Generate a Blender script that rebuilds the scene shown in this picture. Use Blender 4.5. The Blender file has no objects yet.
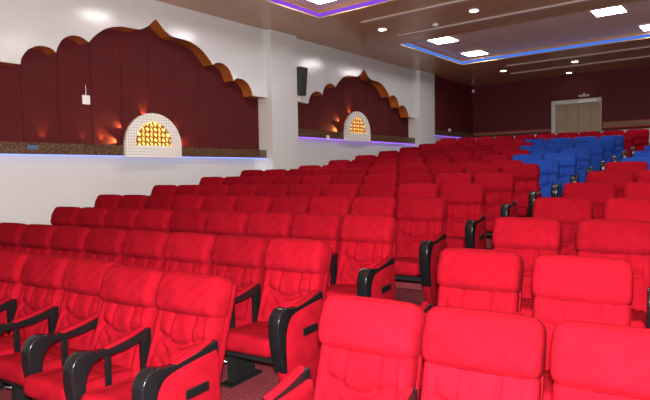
import bpy, bmesh, math, random
import numpy as np
from mathutils import Vector, Matrix

S = bpy.context.scene
C = S.collection
random.seed(4)
H0 = 1.05                     # headrest height over its own floor; row 1 stands on z = 0

# ------------------------------------------------------------------ camera, world, light, exposure
FPX, YAW, PIT, ROL = 560.68, 0.6716, -0.0469, -0.0165
CAM = Vector((2.6717, -2.3564, 0.6418 + H0))
F = Vector((-math.sin(YAW) * math.cos(PIT), math.cos(YAW) * math.cos(PIT), math.sin(PIT)))
Rt = Vector((math.cos(YAW), math.sin(YAW), 0))
U = Rt.cross(F)
c_, s_ = math.cos(ROL), math.sin(ROL)
R2 = c_ * Rt + s_ * U
U2 = -s_ * Rt + c_ * U
cd = bpy.data.cameras.new('camera')
cam = bpy.data.objects.new('camera', cd)
C.objects.link(cam)
cam.matrix_world = Matrix(((R2.x, U2.x, -F.x, CAM.x), (R2.y, U2.y, -F.y, CAM.y), (R2.z, U2.z, -F.z, CAM.z), (0, 0, 0, 1)))
cd.sensor_fit = 'HORIZONTAL'
cd.sensor_width = 36
cd.lens = FPX * 36 / 650
cd.clip_end = 200
S.camera = cam

w = bpy.data.worlds.new('world')
S.world = w
w.use_nodes = True
w.node_tree.nodes['Background'].inputs[0].default_value = (1.0, 0.93, 0.88, 1)
w.node_tree.nodes['Background'].inputs[1].default_value = 0.18

fl = bpy.data.lights.new('camera_flash', 'POINT')
fl.energy = 1100
fl.color = (1, 0.95, 0.92)
fl.shadow_soft_size = 0.06
flo = bpy.data.objects.new('camera_flash', fl)
C.objects.link(flo)
flo.location = CAM + U2 * 0.14 - F * 0.05

TROFFER, LEDP = 12.5, 0.26
S.view_settings.view_transform = 'Standard'
S.view_settings.look = 'None'
S.view_settings.gamma = 1
S.view_settings.use_curve_mapping = False
S.view_settings.exposure = 1.52

# ------------------------------------------------------------------ materials
def mat(name, col, rough=0.5, metal=0, emit=None, es=0, coat=0, spec=0.5, sheen=0, sheen_tint=(1, 1, 1), noise=None, bump=None, rand=0):
    m = bpy.data.materials.new(name)
    m.use_nodes = True
    nt = m.node_tree
    b = nt.nodes['Principled BSDF']
    b.inputs['Base Color'].default_value = (*col, 1)
    b.inputs['Roughness'].default_value = rough
    b.inputs['Metallic'].default_value = metal
    b.inputs['Coat Weight'].default_value = coat
    b.inputs['Coat Roughness'].default_value = 0.16
    b.inputs['Specular IOR Level'].default_value = spec
    if sheen:
        b.inputs['Sheen Weight'].default_value = sheen
        b.inputs['Sheen Roughness'].default_value = 0.45
        b.inputs['Sheen Tint'].default_value = (*sheen_tint, 1)
    if emit:
        b.inputs['Emission Color'].default_value = (*emit, 1)
        b.inputs['Emission Strength'].default_value = es
    tc = nt.nodes.new('ShaderNodeTexCoord')
    if noise:
        sc, amt = noise
        n = nt.nodes.new('ShaderNodeTexNoise')
        n.inputs['Scale'].default_value = sc
        n.inputs['Detail'].default_value = 5
        nt.links.new(tc.outputs['Object'], n.inputs['Vector'])
        r = nt.nodes.new('ShaderNodeMapRange')
        r.inputs['From Min'].default_value = 0.3
        r.inputs['From Max'].default_value = 0.7
        r.inputs['To Min'].default_value = 1 - amt
        r.inputs['To Max'].default_value = 1 + amt
        nt.links.new(n.outputs['Fac'], r.inputs['Value'])
        hsv = nt.nodes.new('ShaderNodeHueSaturation')
        hsv.inputs['Color'].default_value = (*col, 1)
        last = r.outputs['Result']
        if rand:
            oi = nt.nodes.new('ShaderNodeObjectInfo')
            rr = nt.nodes.new('ShaderNodeMapRange')
            rr.inputs['To Min'].default_value = 1 - rand
            rr.inputs['To Max'].default_value = 1 + rand
            nt.links.new(oi.outputs['Random'], rr.inputs['Value'])
            mu = nt.nodes.new('ShaderNodeMath')
            mu.operation = 'MULTIPLY'
            nt.links.new(last, mu.inputs[0])
            nt.links.new(rr.outputs['Result'], mu.inputs[1])
            last = mu.outputs[0]
        nt.links.new(last, hsv.inputs['Value'])
        nt.links.new(hsv.outputs['Color'], b.inputs['Base Color'])
    if bump:
        sc, st, dist = bump
        n = nt.nodes.new('ShaderNodeTexNoise')
        n.inputs['Scale'].default_value = sc
        n.inputs['Detail'].default_value = 4
        nt.links.new(tc.outputs['Object'], n.inputs['Vector'])
        bp = nt.nodes.new('ShaderNodeBump')
        bp.inputs['Strength'].default_value = st
        bp.inputs['Distance'].default_value = dist
        nt.links.new(n.outputs['Fac'], bp.inputs['Height'])
        nt.links.new(bp.outputs['Normal'], b.inputs['Normal'])
    return m

def stripes(m, axis, period, width, dark):
    """thin joint lines across a surface (board or panel joints)"""
    nt = m.node_tree
    b = nt.nodes['Principled BSDF']
    g = nt.nodes.new('ShaderNodeTexCoord')
    sx = nt.nodes.new('ShaderNodeSeparateXYZ')
    nt.links.new(g.outputs['Object'], sx.inputs[0])
    mo = nt.nodes.new('ShaderNodeMath'); mo.operation = 'PINGPONG'
    mo.inputs[1].default_value = period / 2
    nt.links.new(sx.outputs[axis], mo.inputs[0])
    lt = nt.nodes.new('ShaderNodeMath'); lt.operation = 'LESS_THAN'
    lt.inputs[1].default_value = width / 2
    nt.links.new(mo.outputs[0], lt.inputs[0])
    mx = nt.nodes.new('ShaderNodeMix'); mx.data_type = 'RGBA'
    nt.links.new(lt.outputs[0], mx.inputs['Factor'])
    src = b.inputs['Base Color']
    if src.is_linked:
        nt.links.new(src.links[0].from_socket, mx.inputs['A'])
    else:
        mx.inputs['A'].default_value = src.default_value
    col = src.default_value
    mx.inputs['B'].default_value = (col[0] * dark, col[1] * dark, col[2] * dark, 1)
    nt.links.new(mx.outputs['Result'], b.inputs['Base Color'])
    return m

M = {}
M['red'] = mat('red_velvet', (0.185, 0.0029, 0.0085), 1.0, spec=0.03, noise=(9, 0.16), bump=(130, 0.45, 0.006), rand=0.16)
M['blue'] = mat('blue_velvet', (0.012, 0.042, 0.23), 1.0, spec=0.06, noise=(9, 0.16), bump=(130, 0.45, 0.006), rand=0.16)
M['black'] = mat('black_plastic', (0.005, 0.005, 0.006), 0.22, spec=0.28)
M['iron'] = mat('black_iron', (0.006, 0.006, 0.006), 0.5, spec=0.2)
M['steel'] = mat('steel', (0.55, 0.55, 0.55), 0.3, metal=1)
M['white'] = stripes(mat('white_wall_panel', (0.54, 0.545, 0.545), 0.2, coat=0.35, spec=0.5, noise=(0.7, 0.02)), 1, 1.2, 0.008, 0.95)
M['white2'] = mat('white_board', (0.54, 0.545, 0.545), 0.2, coat=0.35, spec=0.5, noise=(0.7, 0.02))
M['soffit'] = mat('soffit_orange_light', (0.30, 0.085, 0.016), 0.35, noise=(6, 0.15))  # orange light on the arch soffits is put into their base colour
M['maroon'] = mat('maroon_fabric', (0.076, 0.0085, 0.0095), 0.85, spec=0.2, noise=(3, 0.08), bump=(220, 0.2, 0.002))
M['maroon_wall'] = stripes(mat('maroon_wall_panel', (0.085, 0.008, 0.012), 0.7, spec=0.3, noise=(2, 0.08)), 0, 1.2, 0.012, 0.6)
M['ceil'] = stripes(mat('brown_ceiling_board', (0.48, 0.265, 0.140), 0.33, coat=0.3, spec=0.5, noise=(1.5, 0.06)), 1, 0.25, 0.006, 0.82)
M['ceil_in'] = stripes(mat('grey_ceiling_board', (0.78, 0.64, 0.56), 0.4, spec=0.4, noise=(1.5, 0.06)), 1, 0.22, 0.012, 0.75)
M['batten'] = mat('taupe_batten', (0.50, 0.41, 0.38), 0.5, noise=(4, 0.06))
M['gold'] = mat('gold_trim', (0.40, 0.25, 0.09), 0.45, metal=0.2, noise=(8, 0.08))
M['carpet'] = mat('maroon_carpet', (0.13, 0.020, 0.026), 0.8, spec=0.15, noise=(40, 0.3), bump=(300, 0.3, 0.003))
M['nosing'] = mat('grey_nosing', (0.12, 0.10, 0.10), 0.5, noise=(20, 0.1))
M['beige'] = stripes(mat('beige_door', (0.30, 0.225, 0.145), 0.5, noise=(3, 0.07)), 0, 0.405, 0.02, 0.55)
M['frame'] = mat('grey_frame', (0.50, 0.47, 0.46), 0.4, noise=(5, 0.04))
M['speaker'] = mat('speaker_charcoal', (0.018, 0.020, 0.022), 0.6, noise=(60, 0.3))
M['lamp'] = mat('panel_light', (1, 1, 1), 0.5, emit=(1.0, 0.95, 0.93), es=TROFFER)
M['down'] = mat('downlight_glass', (1, 1, 1), 0.5, emit=(1.0, 0.93, 0.85), es=8)
M['ledblue'] = mat('blue_led', (0, 0, 0), 0.5, spec=0, emit=(0.10, 0.27, 1.0), es=LEDP)
M['ledviolet'] = mat('violet_led', (0, 0, 0), 0.5, spec=0, emit=(0.34, 0.10, 1.0), es=LEDP)
M['ledwall'] = mat('blue_white_led', (0, 0, 0), 0.5, spec=0, emit=(0.25, 0.33, 1.0), es=0.7)
M['ledwall2'] = mat('violet_ledge_led', (0, 0, 0), 0.5, spec=0, emit=(0.34, 0.12, 1.0), es=0.7)
M['ledred'] = mat('red_led', (0, 0, 0), 0.5, spec=0, emit=(1.0, 0.12, 0.08), es=0.10)
M['goldlit'] = mat('lit_amber_glass', (0.8, 0.45, 0.1), 0.4, emit=(1.0, 0.50, 0.12), es=0.8, noise=(14, 0.3))
M['lattice'] = mat('brown_gold_lattice', (0.30, 0.13, 0.03), 0.35, metal=0.4, noise=(20, 0.2))
M['plasticw'] = mat('white_plastic', (0.75, 0.75, 0.73), 0.4, noise=(5, 0.03))
M['screenb'] = mat('small_display', (0.05, 0.1, 0.2), 0.3, emit=(0.1, 0.3, 0.4), es=0.03)

# speckled brown granite
def granite():
    m = mat('brown_granite', (0.10, 0.055, 0.03), 0.3)
    nt = m.node_tree
    b = nt.nodes['Principled BSDF']
    tc = nt.nodes.new('ShaderNodeTexCoord')
    v = nt.nodes.new('ShaderNodeTexNoise')
    v.inputs['Scale'].default_value = 38
    v.inputs['Detail'].default_value = 3
    nt.links.new(tc.outputs['Object'], v.inputs['Vector'])
    r = nt.nodes.new('ShaderNodeValToRGB')
    r.color_ramp.elements[0].position = 0.42
    r.color_ramp.elements[0].color = (0.022, 0.012, 0.007, 1)
    r.color_ramp.elements[1].position = 0.66
    r.color_ramp.elements[1].color = (0.20, 0.105, 0.05, 1)
    nt.links.new(v.outputs['Fac'], r.inputs[0])
    nt.links.new(r.outputs[0], b.inputs['Base Color'])
    return m
M['granite'] = granite()

def dotted():
    m = mat('white_dotted_board', (0.70, 0.68, 0.64), 0.4)
    nt = m.node_tree
    b = nt.nodes['Principled BSDF']
    tc = nt.nodes.new('ShaderNodeTexCoord')
    sx = nt.nodes.new('ShaderNodeSeparateXYZ')
    nt.links.new(tc.outputs['Object'], sx.inputs[0])
    outs = []
    for ax in (1, 2):
        p = nt.nodes.new('ShaderNodeMath'); p.operation = 'PINGPONG'; p.inputs[1].default_value = 0.0275
        nt.links.new(sx.outputs[ax], p.inputs[0])
        sq = nt.nodes.new('ShaderNodeMath'); sq.operation = 'POWER'; sq.inputs[1].default_value = 2
        nt.links.new(p.outputs[0], sq.inputs[0])
        outs.append(sq)
    ad = nt.nodes.new('ShaderNodeMath'); ad.operation = 'ADD'
    nt.links.new(outs[0].outputs[0], ad.inputs[0]); nt.links.new(outs[1].outputs[0], ad.inputs[1])
    lt = nt.nodes.new('ShaderNodeMath'); lt.operation = 'LESS_THAN'; lt.inputs[1].default_value = 0.0125 ** 2
    nt.links.new(ad.outputs[0], lt.inputs[0])
    mx = nt.nodes.new('ShaderNodeMix'); mx.data_type = 'RGBA'
    nt.links.new(lt.outputs[0], mx.inputs['Factor'])
    mx.inputs['A'].default_value = (0.70, 0.68, 0.64, 1)
    mx.inputs['B'].default_value = (0.30, 0.27, 0.23, 1)
    nt.links.new(mx.outputs['Result'], b.inputs['Base Color'])
    return m
M['dotted'] = dotted()

# ------------------------------------------------------------------ helpers
def new_obj(name, me, parent=None, smooth=False):
    o = bpy.data.objects.new(name, me)
    C.objects.link(o)
    if parent is not None:
        o.parent = parent
    if smooth:
        me.polygons.foreach_set('use_smooth', [True] * len(me.polygons))
    return o

def obj(name, bm, m, parent=None, smooth=False, loc=None):
    me = bpy.data.meshes.new(name)
    bmesh.ops.recalc_face_normals(bm, faces=bm.faces)
    bm.to_mesh(me)
    bm.free()
    for mm in (m if isinstance(m, (list, tuple)) else [m]):
        me.materials.append(mm)
    o = new_obj(name, me, parent, smooth)
    if loc is not None:
        o.location = loc
    return o

def thing(name, label, cat, loc=(0, 0, 0), rz=0, group=None):
    o = bpy.data.objects.new(name, None)
    C.objects.link(o)
    o.empty_display_size = 0.2
    o.location = loc
    o.rotation_euler = (0, 0, rz)
    tag(o, label, cat, group)
    return o

def tag(o, label, cat, group=None):
    o['label'] = label
    o['category'] = cat
    if group:
        o['group'] = group
    return o

def struct(o):
    o['kind'] = 'structure'
    return o

def box(bm, x0, x1, y0, y1, z0, z1, mi=0):
    vs = [bm.verts.new((x, y, z)) for x in (x0, x1) for y in (y0, y1) for z in (z0, z1)]
    for q in ((0, 1, 3, 2), (4, 6, 7, 5), (0, 4, 5, 1), (2, 3, 7, 6), (0, 2, 6, 4), (1, 5, 7, 3)):
        f = bm.faces.new([vs[i] for i in q])
        f.material_index = mi

def bevel_all(bm, off, seg=2):
    bmesh.ops.bevel(bm, geom=list(bm.edges), offset=off, segments=seg, affect='EDGES', profile=0.5)

def bbox(x0, x1, y0, y1, z0, z1, off=0.01, seg=2):
    bm = bmesh.new()
    box(bm, x0, x1, y0, y1, z0, z1)
    bmesh.ops.recalc_face_normals(bm, faces=bm.faces)
    bevel_all(bm, off, seg)
    return bm

def round_box(sx, sy, sz, r, n=(14, 5, 10), fn=None, center=(0, 0, 0)):
    """box with edges rounded by r, fine grid, optional deformation fn(u,v,w,p)->p with u,v,w in -1..1"""
    bm = bmesh.new()
    half = (sx / 2, sy / 2, sz / 2)
    cache = {}
    def coords(k, h):
        m = k
        inner = max(h - r, 1e-4)
        a = [-h + r * (1 - math.cos(t * math.pi / 2 / 3)) * 1.0 for t in range(3)]
        b = [-inner + 2 * inner * i / m for i in range(m + 1)]
        return a + b + [-q for q in reversed(a)]
    gx, gy, gz = [coords(k, h) for k, h in zip(n, half)]
    G = (gx, gy, gz)
    def vert(i, j, k):
        key = (i, j, k)
        if key in cache:
            return cache[key]
        p = [gx[i], gy[j], gz[k]]
        uvw = [p[a] / half[a] for a in range(3)]
        core = [max(-(half[a] - r), min(half[a] - r, p[a])) for a in range(3)]
        d = [p[a] - core[a] for a in range(3)]
        L = math.sqrt(sum(t * t for t in d)) or 1
        q = Vector([core[a] + r * d[a] / L for a in range(3)]) if L > 1e-9 else Vector(p)
        if fn:
            q = fn(*uvw, q)
        v = bm.verts.new(q + Vector(center))
        cache[key] = v
        return v
    nx, ny, nz = len(gx) - 1, len(gy) - 1, len(gz) - 1
    for i in range(nx):
        for k in range(nz):
            for j in (0, ny):
                bm.faces.new([vert(i, j, k), vert(i + 1, j, k), vert(i + 1, j, k + 1), vert(i, j, k + 1)])
    for j in range(ny):
        for k in range(nz):
            for i in (0, nx):
                bm.faces.new([vert(i, j, k), vert(i, j + 1, k), vert(i, j + 1, k + 1), vert(i, j, k + 1)])
    for i in range(nx):
        for j in range(ny):
            for k in (0, nz):
                bm.faces.new([vert(i, j, k), vert(i + 1, j, k), vert(i + 1, j + 1, k), vert(i, j + 1, k)])
    return bm

def prism_yz(poly, x0, x1, off=0, seg=2):
    """polygon in (y,z) pulled out along x"""
    bm = bmesh.new()
    a = [bm.verts.new((x0, y, z)) for y, z in poly]
    b = [bm.verts.new((x1, y, z)) for y, z in poly]
    n = len(poly)
    bm.faces.new(a)
    bm.faces.new(list(reversed(b)))
    for i in range(n):
        bm.faces.new([a[i], b[i], b[(i + 1) % n], a[(i + 1) % n]])
    bmesh.ops.recalc_face_normals(bm, faces=bm.faces)
    if off:
        bevel_all(bm, off, seg)
    return bm

def tube(pts, r, n=6, closed=False):
    bm = bmesh.new()
    rings = []
    P = [Vector(p) for p in pts]
    for i, p in enumerate(P):
        t = (P[min(i + 1, len(P) - 1)] - P[max(i - 1, 0)]).normalized()
        a = t.cross(Vector((0, 0, 1)))
        if a.length < 1e-3:
            a = t.cross(Vector((0, 1, 0)))
        a.normalize()
        b = t.cross(a)
        rings.append([bm.verts.new(p + r * (math.cos(2 * math.pi * k / n) * a + math.sin(2 * math.pi * k / n) * b)) for k in range(n)])
    for i in range(len(rings) - 1):
        for k in range(n):
            bm.faces.new([rings[i][k], rings[i][(k + 1) % n], rings[i + 1][(k + 1) % n], rings[i + 1][k]])
    bm.faces.new(rings[0])
    bm.faces.new(rings[-1])
    return bm

def disc(cx, cy, z0, z1, r, n=24):
    bm = bmesh.new()
    a = [bm.verts.new((cx + r * math.cos(2 * math.pi * k / n), cy + r * math.sin(2 * math.pi * k / n), z0)) for k in range(n)]
    b = [bm.verts.new((cx + r * math.cos(2 * math.pi * k / n), cy + r * math.sin(2 * math.pi * k / n), z1)) for k in range(n)]
    bm.faces.new(a)
    bm.faces.new(b)
    for k in range(n):
        bm.faces.new([a[k], a[(k + 1) % n], b[(k + 1) % n], b[k]])
    return bm

# ------------------------------------------------------------------ geometry of the hall
ZC = 3.9728 + H0              # ceiling
YB = 18.68                    # back wall
XR, YF = 8.2, -5.5            # right wall, front end
PITCH, RISE, SKEW = 1.0183, 0.1213, 0.1285
ROT = math.atan(SKEW)
NROWS = 15

def zrow(k):
    return (k - 1) * RISE + (0 if k < 8 else -0.045)
def yrow(k, x, right=False):
    y = (k - 1) * PITCH + SKEW * x
    if right:
        y += 0.14 - (0.2836 if k == 1 else 0)
    return y

# --- stepped floor: one skewed platform per row, closed down to the slab
bm = bmesh.new()
nb = bmesh.new()
XL = -6.66
def riser(k, x):
    return (k - 1) * PITCH + SKEW * x + 0.22
for k in range(0, NROWS + 1):
    z = zrow(max(k, 1)) if k else -0.13
    ya = (lambda x: YF) if k == 0 else (lambda x, k=k: riser(k - 1, x))
    yb = (lambda x: YB + 0.05) if k == NROWS else (lambda x, k=k: riser(k, x))
    vs = []
    for x in (XL, XR):
        for f in (ya, yb):
            for zz in (-0.5, z):
                vs.append(bm.verts.new((x, f(x), zz)))
    for q in ((0, 1, 3, 2), (4, 6, 7, 5), (0, 4, 5, 1), (2, 3, 7, 6), (1, 5, 7, 3)):
        bm.faces.new([vs[i] for i in q])
struct(obj('floor', bm, M['carpet']))

# --- ceiling with two recessed bays
REC = [(-4.97, 6.6, 3.26, 7.17), (-4.97, 6.6, 10.45, 14.22)]
DEP = 0.18
bm = bmesh.new()
def quad(bm, pts, mi=0):
    f = bm.faces.new([bm.verts.new(p) for p in pts])
    f.material_index = mi
def cq(x0, x1, y0, y1, z=ZC, mi=0):
    quad(bm, [(x0, y0, z), (x1, y0, z), (x1, y1, z), (x0, y1, z)], mi)
ys = [YF, 3.26, 7.17, 10.45, 14.22, YB + 0.05]
for i in range(5):
    if i in (1, 3):
        cq(-7.0, -4.97, ys[i], ys[i + 1])
        cq(6.6, XR, ys[i], ys[i + 1])
    else:
        cq(-7.0, XR, ys[i], ys[i + 1])
for (x0, x1, y0, y1) in REC:
    cq(x0, x1, y0, y1, ZC + DEP, 1)
    for a, b in (((x0, y0), (x1, y0)), ((x1, y0), (x1, y1)), ((x1, y1), (x0, y1)), ((x0, y1), (x0, y0))):
        quad(bm, [(*a, ZC), (*b, ZC), (*b, ZC + DEP), (*a, ZC + DEP)], 0)
cq(-7.0, XR, YF, YB + 0.05, ZC + 0.3)
struct(obj('ceiling', bm, [M['ceil'], M['ceil_in']]))

# gold edging and led strips of the bays
def frame_ring(x0, x1, y0, y1, z0, z1, t):
    """hollow rectangular ring, outer size given, wall thickness t"""
    bm = bmesh.new()
    o = [(x0, y0), (x1, y0), (x1, y1), (x0, y1)]
    i = [(x0 + t, y0 + t), (x1 - t, y0 + t), (x1 - t, y1 - t), (x0 + t, y1 - t)]
    V = [[bm.verts.new((*p, z)) for p in ring] for ring in (o, i) for z in (z0, z1)]
    for k in range(4):
        l = (k + 1) % 4
        bm.faces.new([V[0][k], V[0][l], V[1][l], V[1][k]])
        bm.faces.new([V[2][k], V[2][l], V[3][l], V[3][k]])
        bm.faces.new([V[0][k], V[0][l], V[2][l], V[2][k]])
        bm.faces.new([V[1][k], V[1][l], V[3][l], V[3][k]])
    return bm
for n, ((x0, x1, y0, y1), led, nm) in enumerate(zip(REC, ('ledviolet', 'ledblue'), ('violet led strip glowing around the near recessed ceiling bay', 'blue led strip glowing around the far recessed ceiling bay'))):
    struct(obj('trim_%d' % (n + 1), frame_ring(x0 + 0.002, x1 - 0.002, y0 + 0.002, y1 - 0.002, ZC - 0.004, ZC + 0.018, 0.02), M['gold']))
    tag(obj('led_strip', frame_ring(x0 + 0.006, x1 - 0.006, y0 + 0.006, y1 - 0.006, ZC + 0.022, ZC + 0.10, 0.02), M[led]), nm, 'led strip', 'ceiling led strips')

# battens across the ceiling
for n, (x0, yy, wd) in enumerate(((-4.45, 8.03, 0.13), (-4.49, 9.63, 0.13), (-3.95, 15.36, 0.09), (-4.35, 16.85, 0.09))):
    struct(obj('trim_%d' % (n + 3), bbox(x0, XR - 0.02, yy - wd / 2, yy + wd / 2, ZC - 0.03, ZC + 0.002, 0.006, 1), M['batten']))

# square panel lights
def troffer(x, y, label, s=0.66):
    t = thing('panel_light', label, 'ceiling light', (x, y, ZC + DEP), 0, 'square ceiling panel lights')
    obj('diffuser', bbox(-s / 2 + 0.02, s / 2 - 0.02, -s / 2 + 0.02, s / 2 - 0.02, -0.025, -0.003, 0.003, 1), M['lamp'], t)
    obj('rim', frame_ring(-s / 2, s / 2, -s / 2, s / 2, -0.03, 0, 0.03), M['plasticw'], t)
troffer(-4.35, 6.48, 'bright square panel light cut by the top edge, in the near violet-edged bay')
for x, p in ((-0.25, 'middle'), (3.8, 'right')):
    troffer(x, 6.48, 'bright square panel light in the near violet-edged bay, %s one of the rear line' % p)
for x, p in ((-4.35, 'left'), (-0.25, 'middle'), (3.8, 'right')):
    troffer(x, 4.2, 'bright square panel light in the near violet-edged bay, %s one of the front line' % p)
troffer(-4.20, 11.45, 'bright square panel light, front left one in the far blue-edged bay')
troffer(-4.26, 13.62, 'bright square panel light, rear left one beside the blue corner of the far bay')
troffer(-0.19, 11.45, 'bright square panel light, front right one in the far blue-edged bay')
troffer(0.40, 13.70, 'bright square panel light at the right picture edge above the blue strip')

def downlight(x, y, label):
    t = thing('downlight', label, 'ceiling light', (x, y, ZC), 0, 'small round downlights')
    obj('lens', disc(0, 0, -0.018, -0.004, 0.085), M['down'], t)
    ring = bmesh.new()
    n = 24
    for k in range(n):
        a, b = 2 * math.pi * k / n, 2 * math.pi * (k + 1) / n
        for (ra, za, rb, zb) in ((0.085, -0.02, 0.11, -0.016), (0.11, -0.016, 0.115, 0.0)):
            quad(ring, [(ra * math.cos(a), ra * math.sin(a), za), (ra * math.cos(b), ra * math.sin(b), za), (rb * math.cos(b), rb * math.sin(b), zb), (rb * math.cos(a), rb * math.sin(a), zb)])
    bmesh.ops.remove_doubles(ring, verts=ring.verts, dist=1e-5)
    obj('ring', ring, M['plasticw'], t)
downlight(-4.44, 8.83, 'round downlight nearest the left wall, between two taupe ceiling battens')
downlight(-2.19, 8.82, 'round downlight between the two near battens, at the top picture edge')
downlight(-4.34, 16.12, 'round downlight left of the rear battens near the dark left wall')
downlight(-2.10, 16.12, 'round downlight between the two rear battens, left of the door')
downlight(-2.80, 18.10, 'round downlight closest to the back wall, above the door')

sd = bmesh.new()
bmesh.ops.create_uvsphere(sd, u_segments=16, v_segments=8, radius=0.07, matrix=Matrix.Diagonal((1, 1, 0.55, 1)))
tag(obj('smoke_detector', sd, M['plasticw'], smooth=True, loc=(-3.3, 9.27, ZC - 0.02)), 'small white smoke detector between the near ceiling battens', 'smoke detector')

# ------------------------------------------------------------------ left wall
XW, XN, XLOW, XP = -6.5, -6.8, -6.66, -6.36     # arch face, niche back, lower wall, pillar face
PILL = [(0.10, 1.14), (7.10, 8.00), (14.10, 15.12)]
NICHE = [(1.14, 7.10, 4.12), (8.00, 14.10, 11.08)]
LEDGE = [(1.0195, 1.2157), (1.564, 1.7714), (1.93, 2.10)]
bm = bmesh.new()
box(bm, -7.0, XLOW, YF, 7.6, -0.5, 1.03 + H0)                 # low wall
box(bm, -7.0, XLOW, 7.6, 14.6, -0.5, 1.60 + H0)
box(bm, -7.0, XLOW, 14.6, YB, -0.5, 1.97 + H0)
box(bm, -7.0, XW, YF, 0.10, -0.5, ZC)
for a, b in PILL:
    box(bm, -7.0, XP, a, b, -0.5, ZC + 0.01)
struct(obj('wall_left', bm, M['white']))

HALF = [(2.50, 2.42), (2.47, 2.54), (2.36, 2.68), (2.20, 2.755), (2.03, 2.75), (1.93, 2.69),
        (1.90, 2.79), (1.80, 2.94), (1.64, 3.02), (1.49, 3.015), (1.36, 2.955),
        (1.24, 3.09), (1.035, 3.245), (0.77, 3.335), (0.55, 3.35), (0.36, 3.36), (0.27, 3.40), (0.17, 3.46), (0.07, 3.56), (0, 3.617)]
CUSP = {0, 5, 10, 19}
def smooth_half():
    segs = [HALF[0:6], HALF[5:11], HALF[10:20]]
    out = []
    for s in segs:
        s = [Vector(p) for p in s]
        for i in range(len(s) - 1):
            p0 = s[i - 1] if i else s[i] * 2 - s[i + 1]
            p3 = s[i + 2] if i + 2 < len(s) else s[i + 1] * 2 - s[i]
            p1, p2 = s[i], s[i + 1]
            for t in (0, 0.25, 0.5, 0.75):
                out.append(0.5 * ((2 * p1) + (-p0 + p2) * t + (2 * p0 - 5 * p1 + 4 * p2 - p3) * t * t + (-p0 + 3 * p1 - 3 * p2 + p3) * t ** 3))
    out.append(Vector(HALF[-1]))
    return out
HS = smooth_half()
for n, (a, b, cy) in enumerate(NICHE):
    line = [(a - cy, 2.42)] + [(-p.x, p.y) for p in HS] + [(p.x, p.y) for p in reversed(HS[:-1])] + [(b - cy, 2.42)]
    line = [(cy + y, z + H0) for y, z in line]
    bm = bmesh.new()
    top = ZC + 0.01
    prev = None
    for (y, z) in line:
        cur = [bm.verts.new((x, y, zz)) for x in (XW, XN) for zz in (z, top)]
        if prev:
            for q, mi in (((0, 1), 0), ((2, 3), 0), ((0, 2), 1), ((1, 3), 0)):
                i, j = q
                f = bm.faces.new([prev[i], cur[i], cur[j], prev[j]])
                f.material_index = mi
        else:
            bm.faces.new([cur[0], cur[1], cur[3], cur[2]])
        prev = cur
    bm.faces.new([prev[0], prev[1], prev[3], prev[2]])
    struct(obj('trim_%d' % (n + 8), bm, [M['white2'], M['soffit']]))

# maroon fabric backing of the niches, in boards with grooves between
def boards(y0, y1, z0, z1, seams, name):
    bm = bmesh.new()
    e = [y0] + seams + [y1]
    prof = []
    for i in range(len(e) - 1):
        g = 0.007
        prof += [(XN - 0.012, e[i]), (XN, e[i] + g), (XN, e[i + 1] - g)]
    prof.append((XN - 0.012, e[-1]))
    lo = [bm.verts.new((x, y, z0)) for x, y in prof]
    hi = [bm.verts.new((x, y, z1)) for x, y in prof]
    bl = [bm.verts.new((-6.98, prof[i][1], z)) for z in (z0, z1) for i in (0, -1)]
    for i in range(len(prof) - 1):
        bm.faces.new([lo[i], lo[i + 1], hi[i + 1], hi[i]])
    bm.faces.new([bl[0], bl[1], bl[3], bl[2]])
    return struct(obj(name, bm, M['maroon']))
for n, (a, b, cy) in enumerate(NICHE):
    boards(a, b, LEDGE[n][0] + H0, ZC, [cy - 2.37 + 0.593 * i for i in range(9)], 'wall_niche')
# rear end of the left side wall, maroon
bm = bmesh.new()
box(bm, -7.0, -6.55, 15.12, YB + 0.02, LEDGE[2][0] + H0, ZC)
struct(obj('wall_side', bm, M['maroon_wall']))

# granite ledges with led strips below
LN = ['speckled brown granite ledge under the near arched niche, blue light below', 'speckled brown granite ledge under the far arched niche, violet light below', 'dark ledge on the maroon side wall behind the last white pillar']
for n, (a, b) in enumerate(((1.14, 7.10), (8.00, 14.10), (15.12, YB))):
    z0, z1 = LEDGE[n][0] + H0, LEDGE[n][1] + H0
    t = thing('wall_ledge', LN[n], 'ledge', (XLOW, (a + b) / 2, z0), 0, 'ledges along the walls')
    L = (b - a) / 2 - 0.004
    xb = -0.13 if n < 2 else 0.115
    bm = bmesh.new()
    box(bm, xb, 0.10 if n < 2 else 0.19, -L, L, 0.012, z1 - z0)
    obj('slab', bm, M['granite'], t)
    bm = bmesh.new()
    box(bm, 0.02, 0.09, -L, L, -0.004, 0.010)
    obj('led_strip', bm, M['ledwall' if n == 0 else 'ledwall2'], t)

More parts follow.
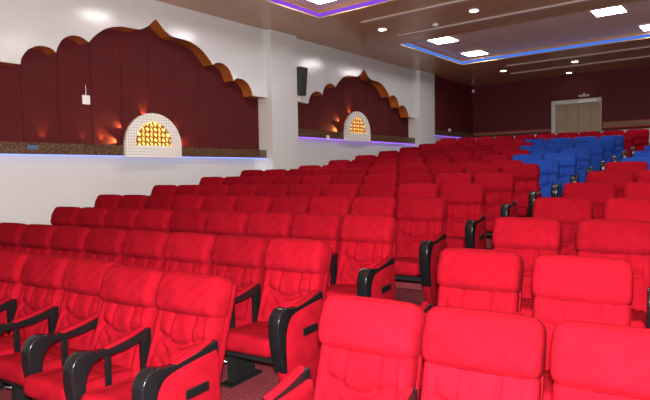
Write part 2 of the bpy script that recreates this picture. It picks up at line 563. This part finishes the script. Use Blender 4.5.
# ------------------------------------------------------------------ arched lamp ornaments
def half_disc_outline(w, zb, zs, r, n=28):
    return [(-w, zb)] + [(-r * math.cos(math.pi * i / n), zs + r * math.sin(math.pi * i / n)) for i in range(n + 1)] + [(w, zb)]
def ornament(cy, zb, label):
    t = thing('arched_wall_lamp', label, 'wall lamp', (XLOW, cy, zb), 0, 'arched niche lamps')
    x0, x1 = 0.105, 0.165
    N = 28
    out = [(-0.62 * math.cos(math.pi * i / N), 0.235 + 0.605 * math.sin(math.pi * i / N)) for i in range(N + 1)]
    inn = [(-0.405 * math.cos(math.pi * i / N), 0.225 + 0.455 * math.sin(math.pi * i / N)) for i in range(N + 1)]
    bm = bmesh.new()
    def ringv(p, x):
        return bm.verts.new((x, p[0], p[1]))
    O0 = [ringv(p, x0) for p in out]; O1 = [ringv(p, x1) for p in out]
    I0 = [ringv(p, x0) for p in inn]; I1 = [ringv(p, x1) for p in inn]
    bl = [bm.verts.new((x, y, 0)) for x in (x0, x1) for y in (-0.62, 0.62)]
    for i in range(N):
        bm.faces.new([O1[i], O1[i + 1], I1[i + 1], I1[i]])
        bm.faces.new([O0[i], O0[i + 1], I0[i + 1], I0[i]])
        bm.faces.new([O0[i], O0[i + 1], O1[i + 1], O1[i]])
        bm.faces.new([I0[i], I0[i + 1], I1[i + 1], I1[i]])
    for V, a, b in ((I1, bl[2], bl[3]), (I0, bl[0], bl[1])):
        bm.faces.new([(O1 if V is I1 else O0)[0], V[0], V[-1], (O1 if V is I1 else O0)[-1], b, a])
    bm.faces.new([I0[0], I1[0], I1[-1], I0[-1]])
    bm.faces.new([O0[0], O1[0], bl[2], bl[0]])
    bm.faces.new([O0[-1], O1[-1], bl[3], bl[1]])
    bm.faces.new(bl[0:2] + [bl[3], bl[2]])
    obj('surround', bm, M['dotted'], t)
    bm = bmesh.new()
    a = [bm.verts.new((x0 + 0.004, p[0] * 1.0, p[1])) for p in inn]
    b = [bm.verts.new((x0 + 0.012, p[0] * 1.0, p[1])) for p in inn]
    bm.faces.new(a); bm.faces.new(b)
    for i in range(len(a)):
        j = (i + 1) % len(a)
        bm.faces.new([a[i], a[j], b[j], b[i]])
    obj('glass', bm, M['goldlit'], t)
    # lattice of wavy uprights and short bars
    for k in range(-4, 5):
        yk = k * 0.088
        hmax = 0.47 * math.sqrt(max(0, 1 - (abs(yk) + 0.012) ** 2 / 0.405 ** 2))
        if hmax < 0.07:
            continue
        pts = [(x0 + 0.03, yk + 0.016 * math.sin(i / 24 * hmax * 60) * (1 if k % 2 else -1), 0.20 + hmax * i / 24) for i in range(25)]
        obj('lattice_bar', tube(pts, 0.019, 5), M['lattice'], t)
    for j in range(1, 5):
        zz = 0.20 + 0.095 * j
        ym = 0.405 * math.sqrt(1 - ((zz - 0.20) / 0.47) ** 2)
        pts = [(x0 + 0.028, -ym + 2 * ym * i / 40, zz + 0.014 * math.sin((-ym + 2 * ym * i / 40) * 71)) for i in range(41)]
        obj('lattice_bar', tube(pts, 0.014, 5), M['lattice'], t)
    # small warm spots behind the rim, washing the fabric outwards
    for ang, e in ((175, 16.0), (146, 6.0), (92, 7.0), (38, 7.0), (6, 9.0)):
        ld = bpy.data.lights.new('lamp_spot', 'SPOT')
        ld.energy = e
        ld.color = (1, 0.42, 0.13)
        ld.spot_size = math.radians(70)
        ld.spot_blend = 0.9
        ld.shadow_soft_size = 0.012
        o = bpy.data.objects.new('lamp_spot', ld)
        C.objects.link(o)
        o.parent = t
        a_ = math.radians(ang)
        dy, dz = math.cos(a_), math.sin(a_)
        o.location = (-0.105, dy * (0.57 if dy < 0.2 else 0.72), 0.25 + dz * 0.52)
        d = Vector((-0.16, dy, max(dz, 0.16))).normalized()
        o.rotation_euler = (-d).to_track_quat('Z', 'Y').to_euler()
ornament(4.01, LEDGE[0][0] + H0 - 0.02, 'white dotted half-round wall lamp with lit gold lattice in the near niche')
ornament(10.75, LEDGE[1][0] + H0 - 0.02, 'white dotted half-round wall lamp with lit gold lattice in the far niche')

# little uplights on the near ledge
for y, e in ((2.05, 2.5), (2.75, 1.5), (3.1, 6.0)):
    t = thing('ledge_uplight', {2.05: 'tiny warm uplight on the near ledge, furthest left', 2.75: 'tiny warm uplight on the near ledge under the white device', 3.1: 'tiny warm uplight on the near ledge just left of the lamp'}[y], 'uplight', (-6.73, y, LEDGE[0][1] + H0), 0, 'uplights on the near ledge')
    obj('housing', disc(0, 0, 0.0, 0.012, 0.02, 12), M['black'], t)
    ld = bpy.data.lights.new('uplight', 'SPOT')
    ld.energy = e
    ld.color = (1, 0.35, 0.1)
    ld.spot_size = math.radians(60)
    ld.spot_blend = 0.9
    ld.shadow_soft_size = 0.01
    o = bpy.data.objects.new('uplight', ld)
    C.objects.link(o)
    o.parent = t
    o.location = (0, 0, 0.02)
    o.rotation_euler = (math.pi, 0, 0)
    o.rotation_euler = (-Vector((-0.25, 0, 1)).normalized()).to_track_quat('Z', 'Y').to_euler()

# speaker on the wall behind the first pillar
t = thing('wall_speaker', 'black loudspeaker hanging high on the white wall behind the near pillar', 'speaker', (XW, 7.96, 2.90 + H0))
sp = bbox(0.05, 0.24, 0.03, 0.30, -0.32, 0.36, 0.02, 2)
bmesh.ops.rotate(sp, verts=sp.verts, cent=(0, 0, 0), matrix=Matrix.Rotation(math.radians(6), 3, 'Y'))
obj('cabinet', sp, M['speaker'], t)
obj('bracket', bbox(0.0, 0.12, 0.10, 0.20, -0.05, 0.10, 0.004, 1), M['black'], t)
t = thing('junction_box', 'small pale box on the wall below the black loudspeaker', 'box', (XW, 8.15, 2.42 + H0))
obj('body', bbox(-0.02, 0.06, -0.14, 0.08, 0.005, 0.15, 0.006, 1), M['plasticw'], t)

# white device with cable in the near niche
t = thing('network_box', 'small white box with a thin cable on the maroon niche backing', 'device', (XN, 2.83, 1.95 + H0))
obj('body', bbox(0.0, 0.03, -0.07, 0.07, -0.02, 0.14, 0.008, 2), M['plasticw'], t)
obj('cable', tube([(0.012, 0.0, 0.135), (0.012, 0.004, 0.22), (0.01, 0.0, 0.32)], 0.006), M['plasticw'], t)
# plates on the ledges
tag(obj('display_plate', bbox(-0.004, 0.012, -0.08, 0.08, -0.03, 0.035, 0.003, 1), M['screenb'], loc=(-6.559, 1.78, 1.135 + H0)), 'small bluish plate on the left end of the near granite ledge', 'plate')
tag(obj('switch_plate', bbox(-0.004, 0.014, -0.06, 0.06, -0.05, 0.06, 0.003, 1), M['plasticw'], loc=(-6.559, 9.42, 1.60 + H0)), 'small pale switch plate on the far ledge left of its lamp', 'switch')
tag(obj('ledge_sensor', bbox(-0.02, 0.05, -0.05, 0.05, 0.0, 0.10, 0.01, 2), M['plasticw'], loc=(-6.52, 16.55, 2.10 + H0)), 'small pale sensor standing on the dark ledge of the maroon side wall', 'sensor')
tag(obj('corner_sensor', bbox(0.0, 0.08, -0.09, -0.005, -0.06, 0.06, 0.015, 2), M['plasticw'], loc=(-6.54, YB, 3.83 + H0 - 0.05)), 'small white sensor high in the corner of the maroon back wall', 'sensor')

# ------------------------------------------------------------------ back wall, door, right wall
bm = bmesh.new()
DX0, DX1, DZ = -3.42, -1.90, 2.98 + H0
Z0 = zrow(NROWS)
for (x0, x1, z0, z1) in ((-7.0, DX0, 1.95 + H0, ZC), (DX1, XR, 1.95 + H0, ZC), (DX0, DX1, DZ, ZC)):
    box(bm, x0, x1, YB, YB + 0.2, z0, z1)
struct(obj('wall_back', bm, M['maroon_wall']))
bm = bmesh.new()
box(bm, -7.0, DX0, YB, YB + 0.2, -0.5, 1.95 + H0)
box(bm, DX1, XR, YB, YB + 0.2, -0.5, 1.95 + H0)
struct(obj('baseboard_back', bm, M['white2']))
d = bpy.data.objects.new('door_1', None)
C.objects.link(d)
d['kind'] = 'structure'
d.location = ((DX0 + DX1) / 2, YB, Z0)
hw, hh = (DX1 - DX0) / 2, DZ - Z0
for s in (-1, 1):
    bm = bbox(min(0.004 * s, s * hw), max(0.004 * s, s * hw), 0.05, 0.10, 0.0, hh, 0.004, 1)
    leaf = obj('door_leaf', bm, M['beige'], d)
    obj('handle', bbox(s * 0.09 - 0.012, s * 0.09 + 0.012, 0.0, 0.04, 0.95, 1.15, 0.004, 1), M['steel'], leaf)
bm = bmesh.new()
for (x0, x1, z0, z1) in ((-hw - 0.12, -hw + 0.02, 0, hh + 0.12), (hw - 0.005, hw + 0.012, 0, hh + 0.12), (-hw + 0.02, hw, hh - 0.02, hh + 0.12)):
    box(bm, x0, x1, -0.05, 0.12, z0, z1)
obj('door_frame', bm, M['frame'], d)
obj('door_closer', bbox(0.05, 0.62, -0.07, -0.02, hh - 0.02, hh + 0.06, 0.008, 1), M['plasticw'], d)
t = thing('exit_lamp', 'small pale lamp fitting on the back wall above the beige door', 'lamp', (-2.45, YB, 3.20 + H0))
obj('housing', bbox(-0.17, 0.17, -0.07, 0.0, -0.03, 0.04, 0.008, 1), M['frame'], t)
obj('mount', bbox(-0.02, 0.02, -0.05, 0.0, 0.035, 0.10, 0.004, 1), M['frame'], t)

for (x0, x1, z0, z1, lab, led) in ((-6.5, DX0 - 0.13, 2.0, 2.10, 'narrow brown ledge along the maroon back wall, left of the door', False), (DX1 + 0.06, XR, 2.05, 2.22, 'brown ledge along the maroon back wall, right of the door', True)):
    t = thing('wall_ledge', lab, 'ledge', ((x0 + x1) / 2, YB, z0 + H0), 0, 'ledges along the walls')
    L = (x1 - x0) / 2 - 0.004
    bm = bmesh.new(); box(bm, -L, L, -0.12, 0.0, 0.01, z1 - z0)
    obj('slab', bm, mat('brown_ledge', (0.15, 0.075, 0.04), 0.5, noise=(10, 0.1)), t)
    bm = bmesh.new(); box(bm, -L, L, -0.05, -0.02, z1 - z0 + 0.001, z1 - z0 + 0.016)
    obj('led_strip', bm, M['ledred'], t)
    if led:
        bm = bmesh.new(); box(bm, -L, L, -0.09, -0.05, -0.008, 0.009)
        obj('led_strip', bm, M['ledred'], t)

bm = bmesh.new()
box(bm, XR, XR + 0.2, YF, YB + 0.2, -0.5, ZC + 0.3)
struct(obj('wall_right', bm, M['white2']))

# ------------------------------------------------------------------ seats
LEAN = math.radians(18)
def lean_point(p):
    """p = (x, depth behind the front face, height along the back) -> seat space"""
    ca, sa = math.cos(LEAN), math.sin(LEAN)
    return Vector((p[0], -0.232 + p[1] * ca + p[2] * sa, 0.385 + p[2] * ca - p[1] * sa))

def g(x, s):
    return math.exp(-(x / s) ** 2)

def headrest_fn(u, v, w_, p):
    # fuller in the middle, tucked in at the lower edge
    if v < 0.2:
        p.y -= 0.020 * (1 - u * u) * (1 - (w_ * 0.9) ** 2)
        p.y += 0.030 * max(0, -w_ - 0.45) ** 1.2
        p.y += 0.020 * max(0, w_ - 0.1)
        p.y += 0.0035 * math.sin(6 * u + 2 * w_) * (1 - u * u)
        p.y += 0.002 * math.sin(15 * u - 7 * w_)
    p.x *= 1 - 0.018 * max(0, w_) ** 2 + 0.012 * (1 - w_ * w_)
    p.z += 0.006 * (1 - u * u) * (1 if w_ > 0 else -0.4)
    return p

def back_fn(u, v, w_, p):
    if v < 0.2:
        d = 0
        rim = max(0, 1 - abs(u) ** 6) * max(0, 1 - abs(w_) ** 8)
        top, low = 0.95, -1.0
        mid = 0.20 - 0.10 * math.cos(u * 4.2)                         # scalloped fold under the upper pads
        d += 0.030 * g(w_ - mid, 0.08) * (1 if abs(u) < 0.74 else 0.3)
        if w_ > mid:                                                   # upper pads, split by two creases
            for c in (-0.36, 0.36):
                d += 0.020 * g(u - c - 0.05 * (w_ - mid), 0.055)
            d -= 0.016 * g(w_ - (mid + 0.36), 0.32)
        for c in (-0.76, 0.76):                                        # bolster creases
            d += 0.014 * g(u - c + 0.06 * c * w_, 0.05) * (1 if w_ < 0.7 else 0.4)
        for sgn in (-1, 1):                                            # diagonal pulls towards the lower middle
            l1 = (w_ + 0.10) - 0.75 * (abs(u) - 0.12)
            if u * sgn > 0 and w_ < mid:
                d += 0.020 * g(l1 + 0.18, 0.07) * max(0, 1 - abs(u - 0.42 * sgn) / 0.45)
                d += 0.014 * g(l1 + 0.52, 0.08) * max(0, 1 - abs(u - 0.35 * sgn) / 0.45)
        if w_ < 0.05:
            d -= 0.028 * g(w_ + 0.45, 0.38) * (1 - 0.5 * abs(u))
        d -= 0.020 * max(0, abs(u) - 0.70) / 0.3 * (1 if w_ < 0.6 else 0.5)
        d += 0.0025 * math.sin(9 * u + 5 * w_) + 0.002 * math.sin(14 * w_ - 6 * u)
        p.y += d * rim
    return p

def seat_fn(u, v, w_, p):
    if w_ > 0:
        p.z += 0.016 * (1 - u * u) * (1 - v * v)
        p.z -= 0.014 * g(abs(u) - 0.72, 0.06) * (1 - v ** 6)
        p.z -= 0.010 * g(v - 0.15, 0.06) * (1 - u ** 4)
        p.z += 0.002 * math.sin(8 * u + 5 * v)
    p.z -= 0.02 * v                                                    # slopes down to the back
    return p

def spline(P, n=3):
    out = []
    P = [Vector(p) for p in P]
    for i in range(len(P) - 1):
        p0 = P[i - 1] if i else P[0] * 2 - P[1]
        p3 = P[i + 2] if i + 2 < len(P) else P[-1] * 2 - P[-2]
        p1, p2 = P[i], P[i + 1]
        for k in range(n):
            t = k / n
            out.append(0.5 * ((2 * p1) + (-p0 + p2) * t + (2 * p0 - 5 * p1 + 4 * p2 - p3) * t * t + (-p0 + 3 * p1 - 3 * p2 + p3) * t ** 3))
    out.append(P[-1])
    return [(p.x, p.y) for p in out]

def arm_poly(aisle):
    top = [(-0.135, 0.700), (-0.30, 0.672), (-0.46, 0.655), (-0.55, 0.658), (-0.615, 0.676), (-0.672, 0.672), (-0.718, 0.635), (-0.736, 0.570), (-0.732, 0.470), (-0.712, 0.370), (-0.688, 0.285), (-0.664, 0.236)]
    under = [(-0.640, 0.240), (-0.640, 0.300), (-0.646, 0.420), (-0.634, 0.520), (-0.592, 0.590), (-0.520, 0.608), (-0.36, 0.606), (-0.205, 0.628)]
    return spline(top) + spline(under) + [(-0.205, 0.34), (-0.165, 0.33), (-0.135, 0.63)]
def arm_bm(aisle=False):
    bm = prism_yz(arm_poly(aisle), -0.036, 0.036, 0.008, 3)
    for v in bm.verts:
        t = min(1, max(0, (-v.co.y - 0.48) / 0.14))
        v.co.x *= 0.62 + 0.60 * t * t * (3 - 2 * t)
    return bm
PROTO = {}
def part_meshes(col):
    R = {}
    m = M[col]
    def mk(key, bm, mm, smooth=True):
        me = bpy.data.meshes.new(key)
        bmesh.ops.recalc_face_normals(bm, faces=bm.faces)
        bm.to_mesh(me); bm.free()
        me.materials.append(mm)
        if smooth:
            me.polygons.foreach_set('use_smooth', [True] * len(me.polygons))
        R[key] = me
    def lean(bm):
        for v in bm.verts:
            v.co = lean_point(v.co)
        return bm
    bm = round_box(0.528, 0.19, 0.27, 0.052, (18, 2, 14), headrest_fn)
    for v in bm.verts:
        v.co += Vector((0, 0.050, 0.578))
    mk('headrest', lean(bm), m)
    bm = round_box(0.512, 0.13, 0.50, 0.035, (44, 2, 40), back_fn)
    for v in bm.verts:
        v.co += Vector((0, 0.065, 0.225))
    mk('backrest', lean(bm), m)
    bm = round_box(0.512, 0.06, 0.70, 0.022, (3, 1, 4))
    for v in bm.verts:
        v.co += Vector((0, 0.145, 0.335))
    mk('back_shell', lean(bm), m)
    a = []
    for i in range(0, 13):
        a.append((-0.252, 0.118, 0.0 + 0.62 * i / 12))
    for i in range(1, 7):
        q = i / 6 * math.pi / 2
        a.append((-0.252 + 0.05 * (1 - math.cos(q)), 0.118, 0.62 + 0.05 * math.sin(q)))
    pts = a + [(-x, y, z) for x, y, z in reversed(a)]
    mk('piping', tube([lean_point(p) for p in pts], 0.006, 6), m)
    bm = round_box(0.468, 0.56, 0.135, 0.045, (22, 22, 2), seat_fn, (0, -0.43, 0.378))
    mk('seat_cushion', bm, m)
    mk('seat_frame', bbox(-0.23, 0.23, -0.62, -0.20, 0.265, 0.315, 0.01, 1), M['iron'], False)
    mk('armrest', arm_bm(), M['black'])
    mk('arm_pad', round_box(0.044, 0.30, 0.03, 0.012, (2, 6, 1), lambda u, v, w_, p: p + Vector((0, -0.02, 0.030 * v + 0.006 * v * v)), (0, -0.315, 0.675)), m)
    mk('strut', bbox(-0.012, 0.012, -0.48, -0.44, 0.34, 0.612, 0.005, 1), M['black'], False)
    bm = bmesh.new()
    box(bm, -0.028, 0.028, -0.50, -0.24, 0.012, 0.33)
    box(bm, -0.055, 0.055, -0.56, -0.18, 0.0, 0.018)
    box(bm, -0.045, 0.045, -0.44, -0.30, 0.25, 0.31)
    mk('pedestal', bm, M['iron'], False)
    mk('lever', tube([(-0.028, -0.47, 0.16), (-0.075, -0.50, 0.165), (-0.10, -0.50, 0.165)], 0.010, 8), M['steel'])
    P = [(-0.150, 0.650), (-0.30, 0.640), (-0.530, 0.630), (-0.615, 0.580), (-0.662, 0.420), (-0.660, 0.255), (-0.60, 0.08), (-0.555, 0.02), (-0.16, 0.02), (-0.125, 0.10), (-0.125, 0.58)]
    mk('side_panel', prism_yz(P, -0.045, 0.026, 0.012, 2), m)
    mk('panel_plate', bbox(-0.03, 0.034, -0.42, -0.23, 0.425, 0.485, 0.006, 1), M['black'], False)
    return R
MESH = {c: part_meshes(c) for c in ('red', 'blue')}

def add(me, name, parent, x=0):
    o = bpy.data.objects.new(name, me)
    C.objects.link(o)
    o.parent = parent
    o.location.x = x
    return o
ARMX = 0.2826
def make_seat(col, left_arm, right_arm):
    """arms: None, 'plain' or 'aisle'"""
    R = MESH[col]
    t = bpy.data.objects.new('cinema_seat', None)
    C.objects.link(t)
    t.empty_display_size = 0.2
    b = add(R['backrest'], 'backrest', t)
    h = add(R['headrest'], 'headrest', t)
    s = add(R['back_shell'], 'back_shell', t)
    add(R['piping'], 'piping', s)
    add(R['seat_cushion'], 'seat_cushion', t)
    add(R['seat_frame'], 'seat_frame', t)
    for sx, kind in ((-1, left_arm), (1, right_arm)):
        if not kind:
            continue
        ax = sx * (ARMX + (0.018 if kind == 'aisle' else 0))
        a = add(R['armrest'], 'armrest', t, ax)
        add(R['arm_pad'], 'arm_pad', a)
        if kind == 'plain':
            add(R['strut'], 'strut', a)
            p = add(R['pedestal'], 'pedestal', t, sx * ARMX)
            add(R['lever'], 'lever', p)
        else:
            q = add(R['side_panel'], 'side_panel', t, ax)
            q.rotation_euler.z = 0 if sx > 0 else math.pi
            if sx < 0:
                q.scale.x = -1
                q.rotation_euler.z = 0
            add(R['panel_plate'], 'panel_plate', q)
    return t
def copy_tree(o, parent=None):
    c = o.copy()
    C.objects.link(c)
    c.parent = parent
    for ch in list(o.children):
        copy_tree(ch, c)
    return c
def get_seat(col, la, ra):
    key = (col, la, ra)
    if key not in PROTO:
        PROTO[key] = make_seat(*key)
        return PROTO[key]
    return copy_tree(PROTO[key])

ORD = ['', 'first', 'second', 'third', 'fourth', 'fifth', 'sixth', 'seventh', 'eighth', 'ninth', 'tenth', 'eleventh', 'twelfth', 'thirteenth', 'fourteenth', 'fifteenth', 'sixteenth']
NB = {8: 1, 9: 2, 10: 2, 11: 3, 12: 3, 13: 4}         # blue seats at the aisle end, left block
CNT = {1: 6, 2: 8, 3: 9}
XRB = 0.8356
CR = math.cos(ROT)
for k in range(1, NROWS + 1):
    n = CNT.get(k, 10 if k < 8 else 9)
    lab0 = 'frontmost row' if k == 1 else 'rearmost row' if k == NROWS else ORD[k] + ' row'
    for i in range(-1 if k == NROWS else 0, n):
        col = 'blue' if i < NB.get(k, -9) else 'red'
        first = i == (-1 if k == NROWS else 0)
        last = i == n - 1 and k >= 3
        t = get_seat(col, 'plain' if last else None, 'aisle' if first else 'plain')
        x = -0.2655 * CR - i * 0.5605
        if k == 1 and i > 1:
            x -= 0.09 * math.sin(ROT)
        if k == NROWS:
            x -= 0.36
        y = yrow(k, x) - 0.02 + (0.09 if k == 1 and i > 1 else 0)
        t.location = (x, y, zrow(k))
        t.rotation_euler = (0, 0, ROT)
        if first:
            lab = '%s plush aisle seat with black arm and side panel, %s of the left block' % (col, lab0)
        else:
            lab = '%s plush cinema seat, %s from the aisle in the %s, left block' % (col, ORD[i + (2 if k == NROWS else 1)], lab0)
        tag(t, lab, 'seat', 'cinema seats of the left block')
CNTR = {1: 3, 2: 2, 3: 2, 4: 2, 5: 2, 6: 2, 7: 1, 8: 1, 9: 1, 10: 1}
for k in range(1, 11):
    lab0 = 'frontmost row' if k == 1 else ORD[k] + ' row'
    for i in range(CNTR[k]):
        col = 'blue' if k >= 8 else 'red'
        t = get_seat(col, 'aisle' if i == 0 else None, 'plain')
        x = XRB + 0.2655 * CR + i * 0.5605
        dx, dy = {2: (0.09, -0.17)}.get(k, (0, 0))
        if k == 2 and i:
            dy -= 0.06
        if i:
            dx += {2: 0.06, 3: 0.08, 4: 0.06, 5: 0.04}.get(k, 0)
        x += dx
        t.location = (x, yrow(k, x, True) - 0.02 + dy, zrow(k))
        t.rotation_euler = (0, 0, ROT)
        if i == 0:
            lab = '%s plush seat beside the aisle, %s of the right block' % (col, lab0)
        else:
            lab = '%s plush cinema seat, %s from the aisle in the %s, right block' % (col, ORD[i + 1], lab0)
        tag(t, lab, 'seat', 'cinema seats of the right block')

S.cycles.use_denoising = True
